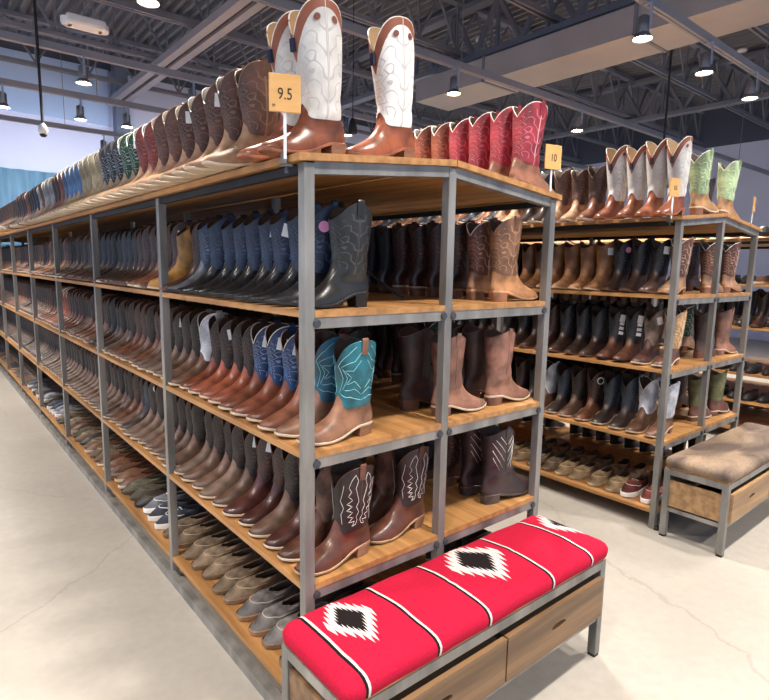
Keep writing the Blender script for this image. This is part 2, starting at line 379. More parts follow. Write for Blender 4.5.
# ------------------------------------------------------------------ boot generator
class Shape:
    def __init__(s, H=.33, toe='square', heel=.036, dip=(.05, .045), holes=False, fat=1.0, tongue=.045, arch=False):
        s.H = H; s.arch = arch; s.dip = dip; s.hh = heel; s.tongue = tongue
        tl = {'square': 0, 'point': .004, 'round': -.004}[toe]; s.toe = toe
        s.front = [(.010,.285),(.022,.290+tl),(.035,.287+tl),(.045,.278+tl),(.053,.259),(.060,.238),(.068,.213),(.078,.190),(.092,.170),(.110,.154),(.130,.144),(.160,.138),(.22,.142),(.30,.151),(.45,.160)]
        if toe == 'round': s.front = [(.01,.282),(.025,.286),(.045,.284),(.058,.272),(.066,.252),(.074,.228),(.084,.203),(.098,.182),(.118,.163),(.14,.152),(.17,.146),(.22,.147),(.30,.152)]
        if toe == 'point': s.front = [(.010,.285),(.018,.296),(.030,.292),(.038,.280),(.046,.258),(.054,.236),(.064,.212),(.076,.189),(.092,.168),(.110,.152),(.130,.142),(.160,.137),(.22,.142),(.30,.151)]
        s.back = [(0,.010),(.03,.006),(.05,0),(.08,.002),(.11,.012),(.14,.016),(.18,.012),(.25,.003),(.33,-.004),(.45,-.008)]
        s.sw = [(.08,.034),(.10,.036),(.13,.039),(.18,.045),(.25,.051),(.33,.055),(.45,.058)]
        s.fw = {'square': [(0,.030),(.04,.032),(.10,.030),(.15,.037),(.20,.046),(.24,.046),(.27,.042),(.295,.036)],
                'point': [(0,.030),(.04,.032),(.10,.029),(.15,.036),(.20,.044),(.24,.037),(.27,.026),(.295,.014)],
                'round': [(0,.031),(.04,.034),(.10,.033),(.15,.040),(.20,.048),(.24,.048),(.27,.042),(.29,.034)]}[toe]
        s.hz = [(.02,1),(.042,1),(.055,.93),(.075,.80),(.10,.74)]
        d = heel-.036
        s.zs = [(0,.042+d),(.07,.040+d),(.10,.031+d*.6),(.13,.020+d*.3),(.16,.012),(.20,.010),(.25,.012),(.29,.021)]
        if toe == 'round': s.zs = [(0,.036),(.07,.034),(.10,.026),(.13,.02),(.16,.016),(.20,.015),(.25,.016),(.29,.022)]
    def P(s, z, th):
        yb = interp(s.back, z); yf = interp(s.front, z); c = math.cos(th); sn = math.sin(th)
        yc = (yb+yf)/2; y = yc+(yf-yb)/2*c
        p = lerp(.5 if s.toe != 'point' else .75, .85, max(0, min(1, (z-.03)/.05)))
        fx = interp(s.fw, y)*interp(s.hz, z)*abs(sn)**p
        sx = interp(s.sw, z)*abs(sn)**.92
        b = sstep(.06, .125, z)
        return math.copysign(lerp(fx, sx, b), sn) if sn else 0.0, y
    def zb(s, th):
        t = math.atan2(math.sin(th), math.cos(th))
        return .104+s.tongue*math.exp(-(t/.55)**2)+.014*math.exp(-((abs(t)-PI)/.6)**2)
    def zt(s, th):
        c = math.cos(th); d = s.dip[0] if c > 0 else s.dip[1]
        return s.H-d*(1-abs(math.sin(th)))**1.3 if s.arch else s.H-d*abs(c)**1.6
    def surf(s, th, v, off=0):      # point on the shaft
        z = lerp(s.zb(th), s.zt(th), v); x, y = s.P(z, th)
        yc = .075; d = Vector((x, (y-yc)*.8, 0)); d.normalize()
        wr = .0022*math.sin(z*95+2*th)*math.exp(-((z-.14)/.05)**2)
        return Vector((x, y, z))+d*(off+wr)
def grid(mb, rows, closed=True, mi=0, flip=False):
    n = len(rows[0]); o = len(mb.v)
    for r in rows: mb.v += [tuple(p) for p in r]
    fs = 0
    for i in range(len(rows)-1):
        for k in range(n if closed else n-1):
            l = (k+1) % n; q = (o+i*n+k, o+i*n+l, o+(i+1)*n+l, o+(i+1)*n+k)
            mb.f.append(q[::-1] if not flip else q); mb.m.append(mi if not callable(mi) else mi(i, k)); fs += 1
    return mb
def thetas(n): return [2*PI*k/n for k in range(n)]
def foot_mb(s, n=28, m=15, mi=0, mb=None):
    mb = mb or MB(); rows = []
    for i in range(m+1):
        t = i/m; r = []
        for th in thetas(n):
            zq = lerp(.03, s.zb(th)+.002, t); x, y = s.P(zq, th)
            r.append((x, y, zq+(interp(s.zs, y)-.03)*(1-t)**2))
        rows.append(r)
    grid(mb, rows, mi=mi)
    o = len(mb.v); mb.v.append((0, .14, .03)); base = o-(m+1)*n
    for k in range(n): mb.f.append((base+k, base+(k+1) % n, o)[::1]); mb.m.append(mi)
    return mb
def shaft_mb(s, n=28, m=10, mi=0, li=1, mb=None, collar=None, lining=True):
    mb = mb or MB(); rows = []
    for i in range(m+1): rows.append([s.surf(th, i/m, .0012) for th in thetas(n)])
    f0 = len(mb.f)
    if collar:
        def cm(i, k): return mi
        grid(mb, rows, mi=cm)
    else: grid(mb, rows, mi=mi)
    if lining:
        rr = [rows[-1], [s.surf(th, 1, -.003) for th in thetas(n)], [s.surf(th, .72, -.004) for th in thetas(n)], [s.surf(th, .3, -.006) for th in thetas(n)]]
        grid(mb, rr, mi=li)
        o = len(mb.v); mb.f.append(tuple(range(o-n, o))); mb.m.append(li)
    mb.shaft = (f0, n, m)
    return mb
def shaft_mesh(s, n, m, mats, collar=False):
    mb = shaft_mb(s, n, m, collar=collar); me = mb.mesh('shaft', mats, True)
    uvl = me.uv_layers.new(name='UVMap')
    for p in me.polygons:
        i = p.index
        if i < n*m:
            r, k = divmod(i, n); c = {0: (k, r), 1: (k+1, r), 2: (k+1, r+1), 3: (k, r+1)}
            order = [3, 2, 1, 0]
            for li_, w_ in zip(p.loop_indices, order): uvl.data[li_].uv = (c[w_][0]/n, c[w_][1]/m)
        else:
            for li_ in p.loop_indices: uvl.data[li_].uv = (0, .99)
    return me
def sole_outline(s, n, off=.0035):
    r = []
    for th in thetas(n):
        x, y = s.P(.03, th); d = Vector((x, (y-.14)*.5, 0)); d.normalize(); r.append((x+d.x*off, y+d.y*off))
    return r
def sole_mb(s, n=28, mi=0, mb=None, thick=.006):
    mb = mb or MB(); out = sole_outline(s, n)
    rows = [[(x*.97, y, interp(s.zs, y)-thick) for x, y in out], [(x, y, interp(s.zs, y)-thick*.6) for x, y in out], [(x, y, interp(s.zs, y)+.001) for x, y in out], [(x*.93, y, interp(s.zs, y)+.003) for x, y in out]]
    grid(mb, rows, mi=mi); o = len(mb.v)-4*n
    h = n//2
    for k in range(h):   # bottom strips between mirrored vertices
        a, b = o+k, o+k+1; c, d = o+(n-k) % n, o+(n-k-1) % n
        f = (a, b, d, c) if a != c else (a, b, d)
        f = tuple(dict.fromkeys(f))
        if len(f) > 2: mb.f.append(f); mb.m.append(mi)
    return mb
def heel_mb(s, n=28, mi=0, mb=None, thick=.006, yl=.078, under=.88):
    mb = mb or MB(); out = [p for p in sole_outline(s, 2*n) if p[1] < yl]
    top = [(x, y, interp(s.zs, y)-thick+.0005) for x, y in out]; N = len(out)
    mid = [(x*(1+under)/2*.99, y*under**.5+.004, (interp(s.zs, y)-thick)*.45) for x, y in out]
    bot = [(x*under, y*under+.007, 0) for x, y in out]
    o = len(mb.v); mb.v += top+mid+bot
    for a in (0, N):
        for k in range(N): l = (k+1) % N; mb.f.append((o+a+k, o+a+l, o+a+N+l, o+a+N+k)); mb.m.append(mi)
    mb.f.append(tuple(o+2*N+k for k in range(N))); mb.m.append(mi); mb.f.append(tuple(o+k for k in range(N))[::-1]); mb.m.append(mi)
    return mb
def fix(mb):   # consistent normals
    bm = bmesh.new(); me = bpy.data.meshes.new('t'); me.from_pydata(mb.v, [], mb.f); me.polygons.foreach_set('material_index', mb.m)
    bm.from_mesh(me); bmesh.ops.recalc_face_normals(bm, faces=bm.faces); bm.to_mesh(me); bm.free()
    mb.v = [tuple(v.co) for v in me.vertices]; mb.f = [tuple(p.vertices) for p in me.polygons]; mb.m = [p.material_index for p in me.polygons]
    bpy.data.meshes.remove(me); return mb
def piping_mb(s, n=28, mi=0, mb=None, r=.0022, k=5):
    mb = mb or MB(); return mb.tube([s.surf(th, 1.0, .0) for th in thetas(n)], r, k, mi, True)
def seam_piping(s, sgn, mb=None, mi=0, r=.0013):
    mb = mb or MB(); return mb.tube([s.surf(sgn*PI/2, v/8, .001) for v in range(9)], r, 4, mi)
def strap_mb(s, sgn, w=.011, mb=None, mi=0, ln=.8):
    mb = mb or MB(); vs = []; fs = []
    path = [(v, o_) for v, o_ in ((ln, .0035), (.9, .004), (1.0, .0045))]
    H = s.surf(sgn*PI/2, 1, 0)
    rows = []
    for v, of in path:
        a = [s.surf(sgn*PI/2-w*t/.075*1.0, v, of) for t in (-1, 0, 1)]; rows.append(a)
    c = [Vector(p)+Vector((0, 0, .010)) for p in rows[-1]]; rows.append(c)
    inn = [p-Vector((sgn*.008, 0, 0)) for p in c]; rows.append(inn)
    rows.append([p-Vector((0, 0, .05)) for p in inn])
    grid(mb, rows, closed=False, mi=mi); return mb
def patch_mb(s, th0, v0, rth, rv, n=16, off=.0025, mb=None, mi=0):
    mb = mb or MB(); ring = [s.surf(th0+rth*math.cos(2*PI*k/n), v0+rv*math.sin(2*PI*k/n), off) for k in range(n)]
    return mb.add(ring+[s.surf(th0, v0, off)], [(k, (k+1) % n, n) for k in range(n)], mi)
def stitch_mb(s, polys, r=.0009, sides=(1, -1), mirror=True, mb=None):
    """polys: (u offset from side seam 0..1 towards front/back, v) polylines"""
    mb = mb or MB()
    for sg in sides:
        for pl in polys:
            for mr in ((1, -1) if mirror else (1,)):
                pts = []
                for (a, b), (c, d) in zip(pl, pl[1:]):
                    for q in range(3): t = q/3; pts.append((lerp(a, c, t), lerp(b, d, t)))
                pts.append(pl[-1])
                mb.tube([s.surf(sg*(PI/2)+mr*u*PI/2, v, .0018) for u, v in pts], r, 4)
    return mb
FLAME = [[(.10,.12),(.22,.10),(.16,.17),(.38,.16),(.24,.24),(.46,.25),(.28,.33),(.50,.36),(.30,.42),(.50,.47),(.30,.52),(.44,.60),(.34,.66),(.42,.74),(.32,.84),(.20,.90),(.12,.80),(.20,.70),(.14,.58),(.08,.48),(.16,.40),(.07,.32),(.13,.24),(.06,.18),(.10,.12)],
         [(.62,.10),(.72,.25),(.62,.40),(.74,.55),(.64,.70),(.58,.82)]]
STAR = [[(.08,.30),(.30,.42),(.62,.36),(.40,.48),(.66,.62),(.34,.58),(.10,.72)], [(.0,.20),(.3,.30),(.75,.24),(.55,.48),(.78,.72),(.30,.72),(.05,.86)], [(.0,.12),(.4,.17),(.9,.10),(.72,.48),(.92,.84),(.5,.86),(.25,.93)]]
SWIRL = [[(.10,.10),(.35,.22),(.15,.34),(.42,.46),(.18,.56),(.48,.68),(.22,.78),(.40,.90)], [(.30,.08),(.58,.20),(.36,.34),(.64,.46),(.42,.58),(.70,.70),(.5,.84)], [(.78,.08),(.9,.25),(.72,.4),(.94,.55),(.76,.7),(.86,.82)]]
DIAG = [[(.62,.82),(.08,.34)], [(.62,.64),(.14,.20)], [(.60,.46),(.28,.16)], [(.48,.86),(.06,.52)], [(.30,.88),(.05,.68)]]

MODELS = {}
def model(name, lite=False):
    key = (name, lite)
    if key in MODELS: return MODELS[key]
    s = {'western': Shape(H=.325, dip=(.075, .06), arch=True), 'pointed': Shape(H=.325, toe='point', heel=.042, dip=(.055, .05)), 'tall': Shape(H=.42, dip=(.10, .085), arch=True), 'roper': Shape(H=.30, toe='round', dip=(.05, .03), tongue=.03),
         'plain': Shape(H=.315, dip=(.035, .03)), 'work': Shape(H=.31, toe='round', dip=(.03, .025), tongue=.03)}[name]
    tmp = [plain('slot%d' % i, '#888888') for i in range(3)]
    if lite:
        mb = MB(); foot_mb(s, 16, 8, 0, mb); me0 = shaft_mb(s, 16, 5, 1, 3, mb); sole_mb(s, 16, 2, mb); heel_mb(s, 12, 2, mb); piping_mb(s, 16, 4, mb, .003, 3)
        fix(mb); me = mb.mesh('boot_'+name, [tmp[0]]*5, True)
        MODELS[key] = (s, me); return MODELS[key]
    n, m = (44, 22) if name == 'tall' else (32, 12)
    d = {'s': s}
    d['foot'] = foot_mb(s, n, 18).mesh('foot', tmp[0], True)
    d['shaft'] = shaft_mesh(s, n, m, tmp, collar=(name == 'tall'))
    d['sole'] = fix(sole_mb(s, 36)).mesh('sole', tmp[0], False)
    d['heel'] = fix(heel_mb(s, 28, under=.80 if name == 'pointed' else .92)).mesh('heel', tmp[0], False)
    mbp = piping_mb(s, n); 
    for sg in (1, -1): seam_piping(s, sg, mbp)
    d['piping'] = mbp.mesh('piping', tmp[0], True)
    d['strap'] = [strap_mb(s, sg).mesh('pull_strap', tmp[0], True) for sg in (1, -1)]
    MODELS[key] = d; return d
ST_ME = {}
def stitch_mesh(mname, kind):
    k = (mname, kind)
    if k not in ST_ME:
        ST_ME[k] = stitch_mb(model(mname)['s'], {'flame': FLAME, 'star': STAR, 'swirl': SWIRL, 'diag': DIAG}[kind], r=.0010).mesh('stitching', plain('slot0', '#888888'), True)
    return ST_ME[k]
LIN = plain('boot_lining', '#4a3a30', .8); LINT = plain('boot_lining_tan', '#a98a66', .8)
PALE = plain('welt_pale', '#c9b49a', .6); BRSOLE = plain('sole_brown', '#6b4836', .6); BLSOLE = plain('sole_black', '#1e1c1e', .5); STK = noisy('heel_stack', '#7a5540', '#94684e', 30, .5, 0, (1, 1, 8))
WPIPE = plain('piping_white', '#e8e0d4', .5)
# style: model, foot, shaft, sole, heel, piping, stitch thread, geometric stitching, description
L_ = leather
ST = {
 'black':     ('pointed', L_('#2a2927', .3), L_('#232221', .36, '#4a4846', 1), BLSOLE, BLSOLE, BLSOLE, None, 'plain black'),
 'navy':      ('pointed', L_('#242427', .25), L_('#1d2740', .4, '#405070', 1), BLSOLE, BLSOLE, BLSOLE, None, 'navy boot with black foot'),
 'navyslate': ('pointed', L_('#5f666e', .4), L_('#26354f', .4, '#76839a', 1), BLSOLE, BLSOLE, BLSOLE, None, 'navy boot with grey foot'),
 'darkbrown': ('western', L_('#4a2f26', .35), L_('#3a2622', .4, '#6c4c3e', 1), BRSOLE, BRSOLE, BRSOLE, None, 'dark brown'),
 'teal':      ('western', L_('#8a6149', .45), L_('#2a7480', .45), PALE, STK, L_('#2b7f8c'), 'star', 'teal boot with tan foot'),
 'tealblue':  ('western', L_('#7d5a46', .45), L_('#1c4f68', .45), PALE, STK, L_('#1f5f80'), 'star', 'blue-teal boot with brown foot'),
 'brownrust': ('western', L_('#7c4c37', .4), L_('#412a22', .45, '#6d4e3e', 1), PALE, STK, BRSOLE, None, 'brown boot with tan foot'),
 'blue':      ('western', L_('#7f4733', .33), L_('#23406e', .45, '#7f9cc8', 1), PALE, STK, WPIPE, None, 'bright blue boot with chestnut foot'),
 'chestnut':  ('western', L_('#8a4a34', .3), L_('#2f211c', .5, '#5e4a3e', 1), PALE, STK, L_('#6d5a48'), None, 'dark-shafted boot with chestnut foot'),
 'whitebrown':('western', L_('#6b4936', .4), L_('#c9cbd3', .5, '#aab0bc', 1), PALE, STK, WPIPE, None, 'brown boot with white shaft'),
 'walnut':    ('western', L_('#5d392c', .3), L_('#332725', .45), L_('#b08a68'), L_('#a97c62'), L_('#5d392c'), 'flame', 'walnut boot with white flame stitching'),
 'suedeshaft':('western', L_('#573628', .35), suede('#7c5c4b'), PALE, STK, L_('#573628'), None, 'brown boot with suede shaft'),
 'oxblood':   ('western', L_('#4f2b26', .3), L_('#432824', .4, '#6a463a', 1), PALE, STK, BRSOLE, None, 'oxblood brown'),
 'cocoa':     ('western', L_('#6a4f40', .4), L_('#2e231e', .5, '#55443a', 1), PALE, BRSOLE, BRSOLE, None, 'cocoa brown'),
 'taupe':     ('western', L_('#71594a', .5), L_('#322824', .5, '#54463c', 1), PALE, BRSOLE, BRSOLE, None, 'taupe brown'),
 'mustard':   ('roper', L_('#b5803c', .55), L_('#b08044', .55), PALE, STK, L_('#a0702f'), None, 'mustard tan'),
 'whitetall': ('tall', L_('#8f5138', .32), L_('#dcd8d2', .5, '#b5b1ae', 1, .96, '#8f5138'), L_('#a9684a'), STK, WPIPE, None, 'tall white boot with chestnut foot'),
 'distress':  ('western', L_('#b08768', .5), L_('#6a4a3e', .55, '#8a6552', 1), PALE, STK, L_('#9a7a60'), None, 'distressed brown boot with sand foot'),
 'redshaft':  ('western', L_('#b08a6a', .45), L_('#9c4a40', .5, '#b76a5c', 1), PALE, STK, WPIPE, None, 'brick red boot with sand foot'),
 'green':     ('western', L_('#b09070', .45), L_('#2f5a40', .5, '#c8d4c4', 1), PALE, STK, WPIPE, None, 'forest green and sand'),
 'blackwhite':('western', L_('#a98d70', .45), L_('#34373e', .5, '#c4c8d0', 1), PALE, STK, L_('#6d6d74'), None, 'charcoal white-stitched'),
 'cream':     ('western', L_('#c0a078', .5), L_('#cdb891', .5, '#e6d8ba', 1), PALE, STK, WPIPE, None, 'cream'),
 'skyblue':   ('western', L_('#c0a27e', .5), L_('#5e86b8', .5, '#dbe4ee', 1), PALE, STK, WPIPE, None, 'sky blue boot with sand foot'),
 'greyish':   ('western', L_('#a98a70', .5), L_('#a8a4a6', .5, '#d8d4d4', 1), PALE, STK, WPIPE, None, 'pale grey'),
 'rust':      ('western', L_('#a06044', .45), L_('#8c4a36', .5, '#b97a60', 1), PALE, STK, WPIPE, None, 'rust brown'),
 'crimson':   ('western', L_('#a87258', .4), L_('#a53743', .42, '#cc7880', 1), L_('#a87258'), STK, WPIPE, None, 'crimson boot with tan foot'),
 'tan':       ('western', L_('#b98356', .45), L_('#7a5540', .5, '#b08a68', 1), L_('#c99a72'), L_('#b07a58'), L_('#6b4836'), None, 'tan boot with brown shaft'),
 'allTan':    ('plain', L_('#a5744e', .5), L_('#8d6244', .5), PALE, STK, BRSOLE, None, 'plain tan'),
 'pinkbrown': ('plain', L_('#a0705a', .5), L_('#8f6555', .5), PALE, L_('#80584a'), BRSOLE, None, 'rosy brown'),
 'duskbrown': ('plain', L_('#4d3630', .5), L_('#46322e', .5), BRSOLE, BRSOLE, BRSOLE, None, 'dusky brown'),
 'roper':     ('roper', L_('#40302c', .4), L_('#33282a', .45), L_('#4d4240'), L_('#4d4240'), BLSOLE, 'diag', 'short boot with diagonal stitching'),
 'dressblack':('western', L_('#46332c', .3), L_('#222226', .45, '#50505a', 1), BRSOLE, BRSOLE, BLSOLE, None, 'black boot with brown foot'),
 'labelled':  ('western', L_('#6e4836', .35), L_('#2c2d33', .45, '#44464e', 1), BLSOLE, BRSOLE, BLSOLE, None, 'black boot with white side label'),
 'creamshaft':('western', L_('#5a3a32', .35), L_('#c49a6e', .5, '#e2c49a', 1), PALE, STK, WPIPE, None, 'brown boot with honey shaft'),
 'greysuede': ('western', L_('#573a32', .35), suede('#857266'), PALE, STK, BRSOLE, None, 'brown boot with grey suede shaft'),
 'navybrown': ('western', L_('#3f322e', .35), L_('#2d3440', .45, '#56606e', 1), PALE, BRSOLE, BLSOLE, None, 'slate boot with brown foot'),
 'lime':      ('western', L_('#b98d62', .45), L_('#9db387', .5, '#c9d8b0', 1), PALE, STK, WPIPE, None, 'pale green boot with tan foot'),
 'camo':      ('work', L_('#6e4434', .4), L_('#6a6a44', .6, '#45482c', 0), PALE, BRSOLE, BRSOLE, None, 'camouflage boot with brown foot'),
 'striped':   ('western', L_('#b58a68', .4), L_('#6b463c', .45, '#c49a7c', 1), L_('#b58a68'), STK, WPIPE, None, 'brown boot with striped heel'),
 'darkslate': ('work', L_('#453a36', .4), L_('#332f30', .5), BLSOLE, BLSOLE, BLSOLE, None, 'dark lace-free work'),
}
def setm(o, mats):
    for i, mt in enumerate(mats):
        if i < len(o.material_slots): o.material_slots[i].link = 'OBJECT'; o.material_slots[i].material = mt
TAGM = plain('tag_white', '#e9e9e6', .5); PINK = plain('tag_pink', '#d58ab8', .5)
TAG_ME = MB().box(-.014, .014, -.001, .001, -.018, .018).mesh('price_tag', plain('slot0', '#888888')); DOT_ME = MB().lathe([(.014, -.001), (.014, .001)], n=16).mesh('sticker', plain('slot0', '#888888'))
RING_ME = MB().tube([(.017*math.cos(a), 0, .017*math.sin(a)) for a in thetas(16)], .003, 5, 0, True).mesh('ring_tag', plain('slot0', '#888888'))
HOLEM = plain('pull_hole', '#7c3f2c', .6)
def boot(style, loc, head, where, group, lite=False, tilt=0, tagk=None, scale=1.0, lab=None):
    mdl, fm, sm, so, hm, pm, geo, desc = ST[style]
    words = desc if 'boot' in desc else desc+' boot'
    if ' cowboy' not in words and len((words+' '+where).replace(',', '').replace('-', ' ').split()) < 16: words = words.replace('boot', 'cowboy boot', 1)
    label = lab or (words+', '+where)
    jit = random.uniform(-.035, .035); sc_ = scale*random.uniform(.975, 1.02)
    M = Matrix.Translation(loc) @ Matrix.Rotation(-tilt, 4, 'Y') @ Matrix.Rotation(head+jit, 4, 'Z') @ Matrix.Scale(sc_, 4)
    if lite:
        s, me = model(mdl, True); o = bpy.data.objects.new('cowboy_boot', me); col.objects.link(o); o.matrix_world = M
        setm(o, [fm, sm, so, LIN, pm]); return tag(o, label, 'boot', group)
    d = model(mdl); s = d['s']
    o = bpy.data.objects.new('cowboy_boot', None); col.objects.link(o); o.empty_display_size = .05; o.matrix_world = M; tag(o, label, 'boot', group)
    setm(part('foot', d['foot'], o), [fm])
    sh = part('shaft', d['shaft'], o); setm(sh, [sm, LINT if style == 'whitetall' else LIN, fm])
    setm(part('piping', d['piping'], o), [pm])
    sp = part('sole', d['sole'], o); setm(sp, [so]); setm(part('heel', d['heel'], sp), [hm])
    for me in (d['strap'] if style != 'whitetall' else []):
        setm(part('pull_strap', me, o), [fm if style in ('teal', 'tealblue', 'walnut') else sm])
    if geo: setm(part('stitching', stitch_mesh(mdl, geo), o), [plain({'star': 'thread_cyan', 'flame': 'thread_white'}.get(geo, 'thread_white'), {'star': '#8fd0d2'}.get(geo, '#e4e0d8'), .6)])
    if style == 'whitetall':
        if 'tab' not in d: d['tab'] = MB().box(-.008, .008, -.006, .008, -.03, .004).mesh('fabric_tab', plain('tab_navy', '#1e2740', .8))
        part('fabric_tab', d['tab'], o, s.surf(0, .98, .002))
        if 'hole' not in d:
            d['hole'] = [patch_mb(s, sg*PI/2+a, .85, .13, .03, off=.004).mesh('pull_hole', plain('slot0', '#888888')) for sg in (1, -1) for a in (-.36, .36)]
        for hm_ in d['hole']: setm(part('pull_hole', hm_, o), [HOLEM])
    if tagk:
        th = -1.05 if head > 0 else 1.05
        p = s.surf(th, .72, .006)
        t = part({'w': 'price_tag', 'p': 'sticker', 'o': 'ring_tag', 'l': 'side_label'}[tagk], {'w': TAG_ME, 'p': DOT_ME, 'o': RING_ME, 'l': TAG_ME}[tagk], o, p)
        t.rotation_euler = (PI/2 if tagk == 'p' else 0, random.uniform(-.3, .3) if tagk != 'p' else 0, .95 if head > 0 else -.95); t.scale = (1.25,)*3
        setm(t, [PINK if tagk == 'p' else TAGM])
        if tagk == 'l':
            for q in (.56, .42, .28): t2 = part('side_label', TAG_ME, o, s.surf(th, q, .004)); t2.rotation_euler = t.rotation_euler; t2.scale = (1.1, 1, .55); setm(t2, [TAGM])
    return o

# ------------------------------------------------------------------ low shoes
def shoe_model(kind):
    fw = {'moc': [(0,.032),(.05,.035),(.10,.036),(.15,.042),(.20,.049),(.24,.049),(.27,.045),(.285,.038)], 'sneaker': [(0,.032),(.05,.036),(.10,.035),(.15,.041),(.20,.048),(.24,.046),(.27,.038),(.29,.028)]}[kind]
    st = .020 if kind == 'moc' else .030
    def base(th, off=0):
        y = .142+.142*math.cos(th); x = interp(fw, y)*abs(math.sin(th))**.52
        x = math.copysign(x, math.sin(th)); d = Vector((x, (y-.14)*.4, 0)); 
        if d.length: d.normalize()
        return x+d.x*off, y+d.y*off
    n = 32; T = thetas(n); rows = []
    def top(th, t):
        x, y = base(th); ox = .029*math.sin(th); oy = .082+.066*math.cos(th)
        c = (1+math.cos(th))/2; zo = lerp(.076, .066 if kind == 'moc' else .082, c)
        if .2 < c < .8: zo -= .008
        p = lerp(1.25, 2.1, c); k = t**lerp(1.6, 1.0, c); bulge = .004*math.sin(PI*t)
        X = lerp(x, ox, k); Y_ = lerp(y, oy, k); return Vector((X*(1+.10*math.sin(PI*t)), Y_, lerp(st-.003, zo, 1-(1-t)**p)+bulge))
    for i in range(10): rows.append([top(th, i/9) for th in T])
    inn = [[p*1.0 for p in rows[-1]], [Vector((p.x*.9, .082+(p.y-.082)*.93, p.z-.004)) for p in rows[-1]], [Vector((p.x*.8, .082+(p.y-.082)*.9, .035)) for p in rows[-1]]]
    up = MB(); grid(up, rows, mi=0); grid(up, inn, mi=1); o = len(up.v); up.f.append(tuple(range(o-n, o))); up.m.append(1)
    so = MB(); b0 = [base(th, .004) for th in T]
    grid(so, [[(x*.94, y, 0 if y < .24 else (y-.24)*.16) for x, y in b0], [(x, y, .006) for x, y in b0], [(x, y, st) for x, y in b0], [(x*.9, y*.98+.003, st+.003) for x, y in b0]])
    so.f.append(tuple(range(n))[::-1]); so.m.append(0)
    sm_ = MB(); a0 = 9 if kind == 'moc' else 7
    sm_.tube([top(2*PI*k/n, .42)+Vector((0, 0, .001)) for k in range(-a0, a0+1)], .0022, 5)
    co = MB().tube([top(th, 1)+Vector((0, 0, .0)) for th in T], .0035, 6, 0, True)
    la = MB()
    for i in range(4 if kind == 'sneaker' else 2):
        y = .150+i*.017
        if kind == 'moc': y = .152+i*.012
        zz = .074-(y-.15)*.32+(.012 if kind == 'sneaker' else 0)
        la.tube([(-.024, y-.003, zz-.008), (-.01, y, zz), (.012, y+.002, zz), (.024, y+.003, zz-.008)], .0025, 5)
    d = {'upper': up.mesh('upper', [plain('slot0', '#888888')]*2, True), 'sole': so.mesh('sole', plain('slot0', '#888888')), 'seam': sm_.mesh('seam', plain('slot0', '#888888'), True), 'collar': co.mesh('collar', plain('slot0', '#888888'), True), 'laces': la.mesh('laces', plain('slot0', '#888888'), True)}
    return d
SHM = {}
SHOES = {
 'greymoc': ('moc', suede('#7a7470'), L_('#8f6c50'), '#b8ab9a', 0, 'grey canvas slip-on'), 'taupemoc': ('moc', suede('#86715a'), L_('#7a5f48'), '#b09a7e', 0, 'taupe moccasin'),
 'olivemoc': ('moc', suede('#5f5a48'), L_('#5a4c3c'), '#7d7460', 0, 'olive moccasin'), 'brownmoc': ('moc', L_('#704a34', .5), PALE, '#8a6248', 1, 'brown boat'), 'darkmoc': ('moc', L_('#3e342e', .5), BLSOLE, '#5a4c42', 0, 'dark brown moccasin'),
 'tanmoc': ('moc', suede('#a58a66'), L_('#b9a07c'), '#c8b08c', 1, 'tan boat'), 'navysnk': ('sneaker', suede('#3b404e'), plain('sole_offwhite', '#d9d4cc', .5), '#e8e4e0', 1, 'navy patterned sneaker'),
 'greysnk': ('sneaker', suede('#85868c'), plain('sole_white', '#f0eeea', .5), '#f0f0f0', 1, 'light grey sneaker'), 'redsnk': ('sneaker', suede('#7c3b34'), plain('sole_white', '#f0eeea', .5), '#e6ded8', 1, 'red-brown plaid sneaker'),
 'blacksh': ('sneaker', L_('#262426', .4), BLSOLE, '#55504c', 1, 'black laced work')}
def shoe(style, loc, head, where, group, lite=False):
    kind, um, so, lc, lace, desc = SHOES[style]
    if kind not in SHM: SHM[kind] = shoe_model(kind)
    d = SHM[kind]; nm = {'moc': 'loafer', 'sneaker': 'sneaker'}[kind]
    words = desc if desc.split()[-1] in ('slip-on', 'moccasin', 'sneaker') else desc+' shoe'
    o = bpy.data.objects.new(nm, None); col.objects.link(o); o.empty_display_size = .05
    o.matrix_world = Matrix.Translation(loc) @ Matrix.Rotation(head+random.uniform(-.06, .06), 4, 'Z') @ Matrix.Scale(random.uniform(.97, 1.02), 4)
    tag(o, words+', '+where, 'shoe', group)
    setm(part('upper', d['upper'], o), [um, LIN]); setm(part('sole', d['sole'], o), [so])
    if lite: return o
    t = plain('thread_'+lc, lc, .6); setm(part('seam', d['seam'], o), [t]); setm(part('collar', d['collar'], o), [um])
    if lace: setm(part('laces', d['laces'], o), [t])
    return o

HL, HR = PI/2, -PI/2
SH = {4: 'top board', 1: 'upper shelf', 2: 'middle shelf', 3: 'lower shelf', 0: 'bottom shelf'}
BAYN = ['from corner post', 'past second post', 'past third post', 'past fourth post', 'past fifth post', 'past sixth post']
